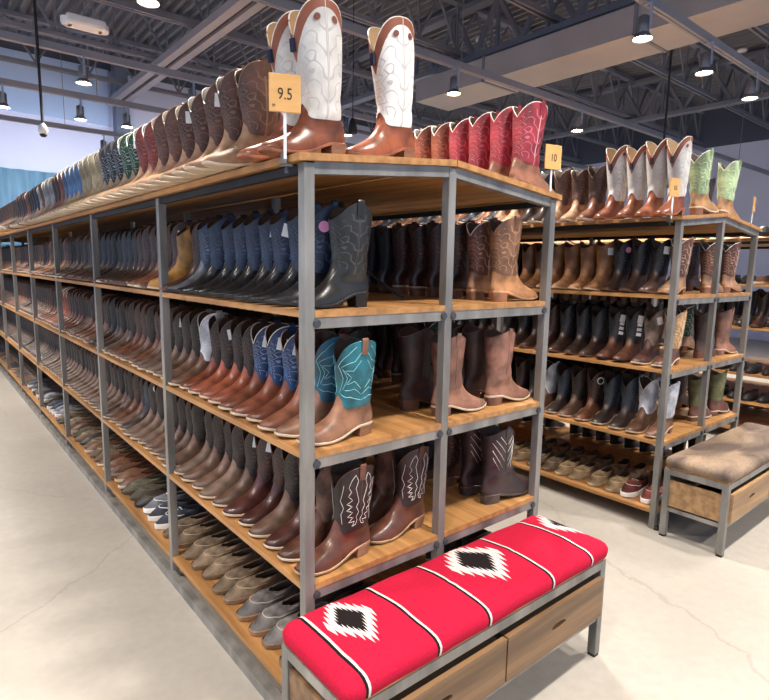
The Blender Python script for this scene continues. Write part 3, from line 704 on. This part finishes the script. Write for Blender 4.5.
# ---- near rack, aisle side
rows = {
 1: [['black']+['navy']*8+['navyslate', 'darkbrown'], ['mustard', 'darkbrown', 'brownrust', 'brownrust', 'darkbrown', 'darkbrown', 'darkbrown', 'dressblack', 'dressblack', 'navybrown', 'dressblack'],
     ['dressblack']*5+['darkbrown']*3+['cocoa']*3, ['cocoa', 'brownrust', 'tan', 'brownrust', 'cocoa', 'rust', 'tan', 'cocoa', 'tan', 'brownrust', 'cocoa']],
 2: [['teal', 'tealblue', 'brownrust', 'blue', 'blue', 'blue', 'chestnut', 'chestnut', 'chestnut', 'chestnut', 'whitebrown'], ['cocoa', 'cocoa', 'taupe', 'taupe', 'cocoa', 'brownrust', 'cocoa', 'brownrust', 'brownrust', 'cocoa', 'taupe'],
     ['taupe', 'dressblack', 'dressblack', 'taupe', 'brownrust', 'brownrust', 'cocoa', 'brownrust', 'taupe', 'taupe', 'brownrust'], ['brownrust']*4+['rust']*4+['brownrust']*3],
 3: [['walnut', 'suedeshaft', 'oxblood', 'cocoa', 'oxblood', 'oxblood', 'cocoa', 'taupe', 'cocoa', 'cocoa', 'taupe'], ['cocoa', 'taupe', 'cocoa', 'cocoa', 'taupe', 'taupe', 'taupe', 'navybrown', 'cocoa', 'brownrust', 'cocoa'],
     ['cocoa', 'taupe', 'taupe', 'taupe', 'cocoa']*2+['taupe'], ['taupe']*6+['cocoa']*5]}
tags = {(1, 0, 1): 'p', (1, 0, 3): 'w', (1, 0, 4): 'w', (1, 0, 10): 'p', (1, 1, 1): 'w', (1, 1, 3): 'w', (1, 2, 1): 'p', (1, 2, 2): 'p', (1, 2, 3): 'p', (2, 0, 3): 'w', (2, 0, 4): 'w', (2, 0, 5): 'w', (2, 0, 8): 'w', (2, 1, 2): 'w',
        (3, 0, 2): 'w', (3, 0, 5): 'w', (3, 0, 6): 'w', (3, 1, 6): 'o', (2, 2, 2): 'w'}
for lv in (1, 2, 3):
    for b, names in enumerate(rows[lv]):
        for k, nm in enumerate(names):
            y = b*BAY+(.075 if b == 0 else .09)+k*.1085
            if b == 0 and k and k % 2 == 0: y -= .006
            hx = (.285 if lv == 1 and b == 0 and k == 0 else 0) or {1: .268, 2: .300, 3: .302}[lv]+random.uniform(-.008, .008)
            boot(nm, (hx, y, S[lv]), HL, '%s %s, %s, near rack aisle side' % (ORD[k], BAYN[b], SH[lv]), 'boots on the %s of the near rack' % SH[lv], lite=(b >= 2), tagk=tags.get((lv, b, k)))
# ---- near rack, top board, aisle side
tops = ['whitetall', 'whitetall']+['distress']*7+['redshaft']*2+['green']*2+['blackwhite']*3+['cream']*4+['skyblue']*4+['rust', 'brownrust', 'brownrust', 'greyish', 'greyish', 'greyish', 'tan', 'greyish', 'blackwhite', 'dressblack', 'cocoa', 'cocoa', 'rust', 'cocoa', 'darkbrown', 'darkbrown', 'cocoa', 'cocoa', 'darkbrown', 'darkbrown', 'darkbrown']
for k, nm in enumerate(tops):
    y = .085+k*.125 if k < 2 else (.385+(k-2)*.137 if k < 9 else .385+7*.137+(k-9)*.128)
    if y > 5.4: break
    x = .200 if k < 2 else .165
    bb = int(y/BAY)
    if k == 0 or bb != pb: kk = 0; pb = bb
    else: kk += 1
    boot(nm, (x, y, topz(x)+.002), HL, '%s %s, top board, near rack aisle side' % (ORD[kk], BAYN[bb]), 'boots on top of the near rack', lite=(k > 16), tilt=SL, tagk={1: None, 4: 'w', 6: 'w', 11: 'w', 13: 'w'}.get(k))
boot('whitetall', (.495, .10, topz(.495)+.002), HL, '', 'boots on top of the near rack', tilt=SL, lab='tall white cowboy boot standing alone at the middle of the near rack end')
# ---- near rack, far side rows seen through the end
rr = {4: ['crimson', 'crimson', 'crimson', 'crimson', 'rust', 'rust', 'rust'],
      1: ['tan', 'striped', 'darkbrown', 'darkbrown', 'oxblood', 'oxblood', 'dressblack', 'dressblack', 'darkbrown', 'darkbrown'],
      2: ['pinkbrown', 'duskbrown', 'duskbrown', 'green', 'oxblood', 'oxblood', 'darkbrown', 'darkbrown'],
      3: ['roper', 'roper', 'darkbrown', 'dressblack', 'dressblack', 'darkbrown']}
for lv, names in rr.items():
    for k, nm in enumerate(names):
        x = .905 if lv != 4 else 1.03
        y = .085+k*.118+(.03 if lv == 4 else 0)
        z = S[lv] if lv != 4 else topz(x)+.002
        boot(nm, (x, y, z), HR, '%s from the near end, %s, near rack far side' % (ORD[k], SH[lv]), 'boots on the far side of the near rack', tilt=(-SL if lv == 4 else 0), lite=(k > 5), scale=(1.09 if lv == 4 else 1.08 if nm == 'roper' else 1))
boot('walnut', (.600, .115, S[3]), HL, '', 'boots on the lower shelf of the near rack', lab='walnut cowboy boot with white flame stitching, standing against the middle post')
boot('suedeshaft', (.605, .235, S[3]), HL, '', 'boots on the lower shelf of the near rack', lab='brown suede-shafted cowboy boot behind the walnut boot at the middle post')
boot('pinkbrown', (.608, .09, S[2]), HR, '', 'boots on the far side of the near rack', lab='rosy brown cowboy boot standing just behind the middle post, middle shelf')
boot('duskbrown', (.57, .23, S[2]), HR, '', 'boots on the far side of the near rack', lab='dusky brown cowboy boot behind the rosy boot at the middle post')
boot('oxblood', (.62, .52, S[2]), HL, '', 'boots on the far side of the near rack', lab='oxblood brown cowboy boot standing in the shade midway into the middle shelf')
# ---- second rack
r2 = {1: ['striped', 'dressblack', 'dressblack', 'dressblack', 'allTan', 'allTan', 'allTan', 'allTan', 'tan', 'tan'],
      2: ['creamshaft', 'greysuede', 'labelled', 'labelled', 'dressblack', 'dressblack', 'dressblack', 'darkbrown', 'darkbrown', 'dressblack'],
      3: ['whitebrown', 'whitebrown', 'navybrown', 'navybrown', 'brownrust', 'cocoa', 'navybrown', 'whitebrown', 'dressblack', 'darkbrown']}
t2 = {(1, 1): 'w', (1, 3): 'p', (2, 1): 'w', (2, 2): 'l', (2, 3): 'l', (3, 4): 'o', (1, 4): 'w'}
for lv, names in r2.items():
    for k, nm in enumerate(names):
        boot(nm, (2.395+.305, .105+k*.118, S[lv]), HL, '%s from corner post, %s, second rack aisle side' % (ORD[k], SH[lv]), 'boots on the %s of the second rack' % SH[lv], tagk=t2.get((lv, k)), lite=(k > 7))
for k, nm in enumerate(['whitetall', 'whitetall', 'whitetall', 'whitetall', 'brownrust', 'distress', 'distress', 'navybrown', 'navybrown', 'distress', 'distress', 'rust']):
    x = .165+(.02 if nm == 'whitetall' else 0)
    boot(nm, (2.395+x, .10+k*.118, topz(x)+.002), HL, '%s from the corner on the second rack top' % ORD[k], 'boots on top of the second rack', tilt=SL, lite=(k > 8))
for lv, names in {1: ['striped', 'striped', 'darkbrown'], 2: ['pinkbrown', 'duskbrown', 'green'], 3: ['camo', 'camo', 'duskbrown'], 4: ['lime', 'lime', 'darkbrown']}.items():
    for k, nm in enumerate(names):
        x = .90 if lv != 4 else .98
        if lv == 4 and k < 2:
            x = (.33, .71)[k]
            boot(nm, (2.395+x, .11, topz(x)+.002), HR, ('inner' if k == 0 else 'outer')+' one of two on the second rack top', 'pale green boots on the second rack', tilt=(SL if k == 0 else -SL), scale=1.12); continue
        z = S[lv] if lv != 4 else topz(x)+.002
        boot(nm, (2.395+x-.27*(k == 1 and lv != 4), .11+k*.12-(.1 if k == 1 and lv != 4 else 0), z), HR, '%s from the near end, %s, second rack far side' % (ORD[k], SH[lv]), 'boots on the far side of the second rack', tilt=(-SL if lv == 4 else 0))
# ---- third rack
r3 = {1: ['brownrust', 'darkslate', 'darkbrown', 'darkslate', 'cocoa', 'cocoa', 'darkslate', 'cocoa', 'cocoa']}
for k, nm in enumerate(r3[1]):
    boot(nm, (4.79+.305, .12+k*.125, 1.03), HL, '%s from the corner, third shelf up, third rack' % ORD[k], 'boots on the third rack', lite=True)
for lv, z, t in ((5, 1.41, 'upper shelf'), (2, .62, 'low shelf'), (3, .37, 'lowest raised shelf'), (4, 0, 'top board')):
    for k in range(9):
        x = .165 if lv == 4 else .305
        shoe('blacksh' if lv in (3, 4, 2) else random.choice(['brownmoc', 'blacksh']), (4.79+x, .12+k*.125, topz(x)+.003 if lv == 4 else z), HL, '%s from the corner, %s, third rack' % (ORD[k], t), 'shoes on the third rack', lite=True)
# ---- shoes on the bottom shelves
bs = [['darkmoc', 'greymoc', 'greymoc', 'greymoc', 'greymoc', 'taupemoc', 'taupemoc', 'taupemoc', 'taupemoc', 'taupemoc'], ['taupemoc', 'taupemoc', 'navysnk', 'navysnk', 'greysnk', 'darkmoc', 'olivemoc', 'olivemoc', 'brownmoc', 'brownmoc'],
      ['brownmoc', 'brownmoc', 'brownmoc', 'taupemoc', 'taupemoc', 'brownmoc', 'taupemoc', 'darkmoc', 'taupemoc', 'olivemoc'], ['brownmoc', 'taupemoc', 'taupemoc', 'olivemoc', 'taupemoc', 'greysnk', 'greysnk', 'navysnk', 'navysnk', 'darkmoc'], ['darkmoc', 'greysnk', 'darkmoc', 'navysnk', 'darkmoc', 'darkmoc', 'navysnk', 'darkmoc', 'navysnk', 'darkmoc']]
for b, names in enumerate(bs):
    for k, nm in enumerate(names):
        shoe(nm, (.318+random.uniform(-.006, .006), b*BAY+.10+k*.117, S[0]), HL, '%s %s, bottom shelf, near rack aisle side' % (ORD[k], BAYN[b]), 'shoes on the bottom shelf of the near rack', lite=(b > 2))
    if b < 2:
        for k in range(10): shoe('darkmoc', (.565, b*BAY+.11+k*.116, S[0]), HL, '%s %s, rear row, bottom shelf, near rack' % (ORD[k], BAYN[b]), 'rear shoes on the bottom shelf of the near rack', lite=True)
for k, nm in enumerate(['redsnk', 'redsnk', 'tanmoc', 'tanmoc', 'tanmoc', 'tanmoc', 'taupemoc', 'taupemoc', 'tanmoc', 'tanmoc']):
    shoe(nm, (2.395+.33, .12+k*.118, S[0]), HL, '%s from corner post, bottom shelf, second rack' % ORD[k], 'shoes on the bottom shelf of the second rack')
    shoe('taupemoc', (2.395+.575, .13+k*.118, S[0]), HL, '%s from corner, rear row, bottom shelf, second rack' % ORD[k], 'rear shoes on the bottom shelf of the second rack', lite=True)

# ---- all remaining boots far off or in rear rows, plus added dark filler boots: one uncountable mass
def mass():
    pal = ['#5d4032', '#4a352c', '#705848', '#8a5a40', '#332a2a', '#a57a55', '#2f3440', '#6a4a3c']
    mats = []
    for h in pal: mats += [L_(h, .45), L_(shade(h, .6), .5)]
    mats += [PALE, LIN]; mb = MB(); s = Shape()
    base = MB(); foot_mb(s, 10, 6, 0, base); shaft_mb(s, 10, 3, 1, 3, base); sole_mb(s, 10, 2, base); fix(base)
    def put(x, y, z, sg, c, tall=1.0, tilt=0):
        o = len(mb.v); ct, st = math.cos(tilt), math.sin(tilt)
        for vx, vy, vz in base.v:
            a = sg*vy; zz = vz*tall
            mb.v.append((x+a*ct-zz*st*0, y-sg*vx, z+zz+a*st))
        for f, mi in zip(base.f, base.m):
            mb.f.append(tuple(i+o for i in f)); mb.m.append({0: 2*c, 1: 2*c+1, 2: 16, 3: 17}[mi])
    R = random.Random(3)
    for b in range(9):
        for lv in (1, 2, 3):
            cs = {1: [3, 5, 0, 7], 2: [0, 3, 2], 3: [2, 0, 1]}[lv]
            if b >= 4:
                c = R.choice(cs)
                for k in range(10):
                    if k % 3 == 0: c = R.choice(cs)
                    put(.31, b*BAY+.1+k*.115, S[lv], -1, c)
            if 0 < b < 9:
                for k in range(10): put(.9, b*BAY+.1+k*.115, S[lv], 1, R.choice([0, 1, 4, 7]))
            elif b == 0:
                for k in range(4): put(.9, .98+k*.085-.06, S[lv], 1, R.choice([0, 1, 4]))
            if lv > 1 or b > 0:
                for k in range(10):
                    if b > 0 or k > 2: put(.61, b*BAY+.14+k*.115, S[lv], -1, R.choice([1, 4, 4]), .93)
    for b in range(9):
        if b > 4:
            for k in range(10): put(.31, b*BAY+.1+k*.115, S[0], -1, R.choice([0, 2, 4, 6]), .38)
        for k in range(9): put(.9, b*BAY+.16+k*.12, S[0], 1, R.choice([1, 4]), .8)  # dark boots added behind the bottom row to close off the light
    for X in (2.395, 4.79):
        for b in range(4):
            for k in range(9):
                put(X+.9, b*BAY+.2+k*.12, S[0], 1, R.choice([1, 4]), .8)  # added dark fill that hides the bright floor beyond the bottom shelf
                if X < 4 and (b or k > 1):
                    for lv in (2, 3, 1): put(X+.62, b*BAY+.2+k*.12, S[lv], -1, R.choice([1, 4]), .95)  # added dark middle rows that keep the shelf depths black
    for k in range(43): put(.15, 5.46+k*.122, topz(.15), -1, R.choice([0, 3, 5, 2, 7]), 1)
    for k in range(7, 80): put(1.02, .13+k*.118, topz(1.02), 1, R.choice([3, 7, 0, 5]))
    for X in (2.395, 4.79):
        for b in range(4):
            for lv in (1, 2, 3):
                if X > 4 and lv != 1: continue
                if b:
                    for k in range(10): put(X+.31, .02+b*BAY+.1+k*.115, S[lv] if X < 4 else 1.03, -1, R.choice([5, 3, 5]) if lv == 1 else R.choice([0, 1, 4]))
                for k in range(10):
                    if b or k > 3:
                        put(X+.9, .02+b*BAY+.1+k*.115, S[lv] if X < 4 else 1.03, 1, R.choice([0, 1, 4]))
            for k in range(10):
                if b == 0: break
                if X < 4: put(X+.16, .02+b*BAY+.1+k*.115, topz(.16), -1, R.choice([3, 5, 6, 2]))
    o = mb.build('cowboy_boots', mats, None, True)
    tag(o, 'remaining brown, tan and black cowboy boots on distant and rear shelves, some dark ones added', 'boots', None, 'stuff')
mass()

# ------------------------------------------------------------------ size signs
CARD = noisy('sign_wood', '#d9a25c', '#e3b070', 5, .5, 0, (1, 1, 6)); INK = plain('ink', '#2a2018', .6)
def sign(loc, rz, txt, small, label, w=.085, h=.098, z0=.12, big=.042):
    o = empty('size_sign', loc, label, 'sign', 'size signs'); o.rotation_euler = (0, 0, rz)
    MB().box(-w/2, w/2, -.004, .004, z0, z0+h).build('card', CARD, o, bevel=.002)
    MB().box(-.004, .004, .004, .008, 0, z0+.03).build('stick', WHITE, o)
    for t, x, z, sz in ((txt, 0, z0+h*.42, big), (small, -w*.40, z0+.007, .013)):
        if not t: continue
        c = bpy.data.curves.new('lettering', 'FONT'); c.body = t; c.size = sz; c.extrude = .0004; c.align_x = 'CENTER' if t == txt else 'LEFT'; c.materials.append(INK)
        t_ = bpy.data.objects.new('t', c); col.objects.link(t_); me_ = bpy.data.meshes.new_from_object(t_); bpy.data.objects.remove(t_); q = bpy.data.objects.new('lettering', me_); col.objects.link(q); q.parent = o; q.location = (x, -.0046, z-(.3*sz if t == txt else 0)+.004); q.rotation_euler = (PI/2, 0, 0); q.scale = (.8, 1, 1)
sign((-.038, .036, 1.79), -.45, '9.5', 'M', 'wooden 9.5 size card on a white stick at the near rack corner')
sign((1.236, .06, 1.79), -.25, '10', '', 'wooden 10 size card behind the crimson boots', z0=.125)
sign((2.357, .056, 1.79), -.25, '10', '', 'wooden size card before the white boots on the second rack', w=.075, z0=.115, big=.035)
sign((3.612, .075, 1.79), .22, '10', '', 'small wooden size card on a thin stick at the far corner of the second rack', w=.085, h=.095, z0=.13, big=.035)

# ------------------------------------------------------------------ benches
def blanket_mat():
    m, N, L, b = nt_new('red_blanket'); tc = N.new('ShaderNodeTexCoord'); sp = N.new('ShaderNodeSeparateXYZ'); L.new(tc.outputs['Object'], sp.inputs[0])
    X, Y = sp.outputs[0], sp.outputs[1]
    nz = N.new('ShaderNodeTexNoise'); nz.inputs['Scale'].default_value = 160; nz.inputs['Detail'].default_value = 3; L.new(tc.outputs['Object'], nz.inputs[0])
    n2 = N.new('ShaderNodeTexNoise'); n2.inputs['Scale'].default_value = 9; L.new(tc.outputs['Object'], n2.inputs[0])
    xw = mathn(N, L, 'ADD', X, mathn(N, L, 'MULTIPLY', mathn(N, L, 'SUBTRACT', n2.outputs[0], .5), .012))
    c = mixc(N, L, nz.outputs[0], lin('#98102a'), lin('#c81f40'))
    W_, B_ = lin('#cfc6c2'), lin('#1d1617')
    def band(x0, x1): return mathn(N, L, 'MULTIPLY', mathn(N, L, 'GREATER_THAN', xw, x0), mathn(N, L, 'LESS_THAN', xw, x1))
    for x in (-.055, .195, .415, .745, .985):
        sgn = 1
        c = mixc(N, L, band(x, x+.009), c, B_); c = mixc(N, L, band(x+.009, x+.017), c, W_)
    for xc, k in ((.055, .62), (.600, .95), (1.145, .95)):
        for hw, hh, cc in ((.125*k, .155*(.55+.45*k), W_), (.072*k, .105*(.55+.45*k), B_)):
            u = mathn(N, L, 'DIVIDE', mathn(N, L, 'ABSOLUTE', mathn(N, L, 'SUBTRACT', xw, xc)), hw)
            v = mathn(N, L, 'DIVIDE', mathn(N, L, 'ABSOLUTE', mathn(N, L, 'ADD', Y, .155)), hh)
            q = mathn(N, L, 'MULTIPLY', u, 5.0)
            fr = mathn(N, L, 'FRACT', q); fl = mathn(N, L, 'FLOOR', q)
            lim = mathn(N, L, 'SUBTRACT', mathn(N, L, 'SUBTRACT', 1.0, mathn(N, L, 'MULTIPLY', fl, .17)), mathn(N, L, 'MULTIPLY', mathn(N, L, 'ABSOLUTE', mathn(N, L, 'SUBTRACT', fr, .45)), .6))
            ms = mathn(N, L, 'MULTIPLY', mathn(N, L, 'LESS_THAN', v, lim), mathn(N, L, 'LESS_THAN', u, 1.0))
            c = mixc(N, L, ms, c, cc)
    L.new(c, b.inputs['Base Color']); b.inputs['Roughness'].default_value = .95; b.inputs['Specular IOR Level'].default_value = .15
    bp = N.new('ShaderNodeBump'); bp.inputs['Strength'].default_value = .5; bp.inputs['Distance'].default_value = .003; L.new(nz.outputs[0], bp.inputs['Height']); L.new(bp.outputs[0], b.inputs['Normal'])
    return m
def cushion_mb(x0, x1, y0, y1, z0, z1, r=.04, nx=60, ny=22, puff=.008):
    mb = MB(); hx, hy = (x1-x0)/2, (y1-y0)/2; cx, cy = (x0+x1)/2, (y0+y1)/2; rows = []
    def ring(inset, z, wob=0):
        pts = []; per = []
        a, b_ = hx-inset, hy-inset; rr = max(.008, r-inset*.6); seg = 6
        for qx, qy, st in ((1, -1, -PI/2), (1, 1, 0), (-1, 1, PI/2), (-1, -1, PI)):
            for k in range(seg+1):
                t = st+k/seg*PI/2; pts.append((qx*(a-rr)+rr*math.cos(t), qy*(b_-rr)+rr*math.sin(t)))
        out = []
        M = len(pts)
        for i in range(M):
            p, q = pts[i], pts[(i+1) % M]; n = 1 if i % 7 != 6 else (10 if i % 14 == 6 else 40)
            for j in range(n):
                t = j/n; x, y = lerp(p[0], q[0], t), lerp(p[1], q[1], t)
                out.append((cx+x, cy+y, z+wob*math.sin(x*23)*.6))
        return out
    h = z1-z0
    for ins, z in ((.012, z0), (.003, z0+h*.12), (0, z0+h*.35), (0, z0+h*.55), (.006, z0+h*.74), (.018, z0+h*.88), (.036, z0+h*.965), (.06, z1), (.10, z1+puff*.6), (.14, z1+puff)):
        rows.append(ring(ins, z, .003 if ins < .04 else .001))
    grid(mb, rows, flip=True); n = len(rows[0]); o = len(mb.v)-n; mb.f.append(tuple(range(o, o+n))); mb.m.append(0)
    mb.f.append(tuple(range(n))[::-1]); mb.m.append(0)
    return mb
HIDE = None
def hide_mat():
    m, N, L, b = nt_new('cow_hide'); tc = N.new('ShaderNodeTexCoord')
    n1 = N.new('ShaderNodeTexNoise'); n1.inputs['Scale'].default_value = 2.6; n1.inputs['Detail'].default_value = 4; n1.inputs['Distortion'].default_value = .6
    mp = N.new('ShaderNodeMapping'); mp.inputs['Scale'].default_value = (1, 2.2, 1); L.new(tc.outputs['Object'], mp.inputs[0]); L.new(mp.outputs[0], n1.inputs[0])
    n2 = N.new('ShaderNodeTexNoise'); n2.inputs['Scale'].default_value = 14; n2.inputs['Detail'].default_value = 5; n2.inputs['Distortion'].default_value = 1.2
    mp2 = N.new('ShaderNodeMapping'); mp2.inputs['Scale'].default_value = (3, 12, 3); L.new(tc.outputs['Object'], mp2.inputs[0]); L.new(mp2.outputs[0], n2.inputs[0])
    a = N.new('ShaderNodeMapRange'); a.inputs[1].default_value = .38; a.inputs[2].default_value = .62; L.new(n1.outputs[0], a.inputs[0])
    c = mixc(N, L, a.outputs[0], lin('#5a4a42'), lin('#a08870')); f = N.new('ShaderNodeMapRange'); f.inputs[1].default_value = .45; f.inputs[2].default_value = .7; f.inputs[4].default_value = .45; L.new(n2.outputs[0], f.inputs[0])
    c = mixc(N, L, f.outputs[0], c, lin('#4a3a32')); L.new(c, b.inputs['Base Color']); b.inputs['Roughness'].default_value = .7
    bp = N.new('ShaderNodeBump'); bp.inputs['Strength'].default_value = .4; bp.inputs['Distance'].default_value = .006; L.new(n2.outputs[0], bp.inputs['Height']); L.new(bp.outputs[0], b.inputs['Normal'])
    return m
def bench(x0, y0, label, cmat, cname, oak, clabel):
    Wd, Dp, Z = 1.225, .335, .405; t = .034
    o = empty('storage_bench', (x0, y0, 0), label, 'bench', 'shoe try-on benches')
    for x in (0, Wd-t):
        for y in (0, Dp-t): 
            l = MB().box(x, x+t, y, y+t, .012, Z).build('leg', STEEL, o, bevel=.002); MB().box(x+.002, x+t-.002, y+.002, y+t-.002, 0, .012).build('foot_cap', BLACK, l)
    mb = MB(); mb.box(t, Wd-t, 0, t, Z-t, Z).box(t, Wd-t, Dp-t, Dp, Z-t, Z).box(0, t, t, Dp-t, Z-t, Z).box(Wd-t, Wd, t, Dp-t, Z-t, Z); mb.build('top_frame', STEEL, o, bevel=.002)
    mb = MB(); mb.box(t, Wd-t, .004, t-.004, .158, .18).box(t, Wd-t, Dp-t, Dp-.004, .158, .18).box(.004, t-.004, t, Dp-t, .158, .18).box(Wd-t+.004, Wd-.004, t, Dp-t, .158, .18); mb.build('lower_frame', STEEL, o)
    MB().box(.004, Wd-.004, .004, Dp-.004, Z+.0005, Z+.012).build('seat_board', PLYX, o)
    MB().box(.006, .024, t, Dp-t, .19, .34).build('end_panel', oak, o); MB().box(Wd-.024, Wd-.006, t, Dp-t, .19, .34).build('end_panel', oak, o)
    MB().box(t, Wd-t, Dp-.02, Dp-.006, .18, .35).build('back_panel', oak, o)
    half = (Wd-2*t)/2
    for k in (0, 1):
        a = t+k*half+.004; b_ = a+half-.008
        d = MB(); zc, xc = .272, (a+b_)/2
        # front board with an oval finger slot
        ring = [(xc+.042*math.cos(q)*(1 if True else 0), zc+.012*math.sin(q)) for q in thetas(20)]
        outer = []
        for q in thetas(20):
            cx_, cz_ = math.cos(q), math.sin(q); k_ = min((b_-a)/2/max(1e-6, abs(cx_)), .0775/max(1e-6, abs(cz_))); outer.append((xc+cx_*k_, .2675+cz_*k_))
        # exact corners
        cor = [(b_, .345), (a, .345), (a, .19), (b_, .19)]
        for c_ in cor:
            j = min(range(20), key=lambda i: math.dist(outer[i], c_)); outer[j] = c_
        for yy, fl in ((-.014, 0), (.004, 1)):
            o0 = len(d.v); d.v += [(p[0], yy, p[1]) for p in ring]+[(p[0], yy, p[1]) for p in outer]
            for i in range(20):
                j = (i+1) % 20; q = (o0+i, o0+j, o0+20+j, o0+20+i); d.f.append(q if fl else q[::-1]); d.m.append(0)
        for i in range(20):
            j = (i+1) % 20; d.f += [(i, j, 40+j, 40+i), (20+j, 20+i, 60+i, 60+j)]; d.m += [0, 0]
        fr = d.build('drawer', oak, o)
        MB().box(a+.01, b_-.01, .0045, .05, .2, .335).box(a+.01, a+.02, .05, Dp-.03, .2, .33).box(b_-.02, b_-.01, .05, Dp-.03, .2, .33).box(a+.02, b_-.02, .05, Dp-.03, .2, .21).build('drawer_box', plain('drawer_dark', '#3b2c20', .7), fr)
    c = cushion_mb(x0-.010, x0+Wd+.010, y0-.014, y0+Dp+.004, Z+.0125, Z+.075).build('bench_cushion', cmat, None, True)
    tag(c, clabel, 'cushion', 'bench cushions')
    return o
bench(-.100, -.362, 'near storage bench with steel frame and two wooden drawers under the red cushion', blanket_mat(), '', OAK, 'red blanket-covered cushion with black and white diamonds on the near bench')
OAK2 = mat_wood('drawer_oak_light', '#8a6a4a', '#b08a60', 0)
bench(2.352, -.362, 'storage bench with pale wooden drawers at the end of the second rack', hide_mat(), '', OAK2, 'brown mottled hide cushion on the bench by the second rack')
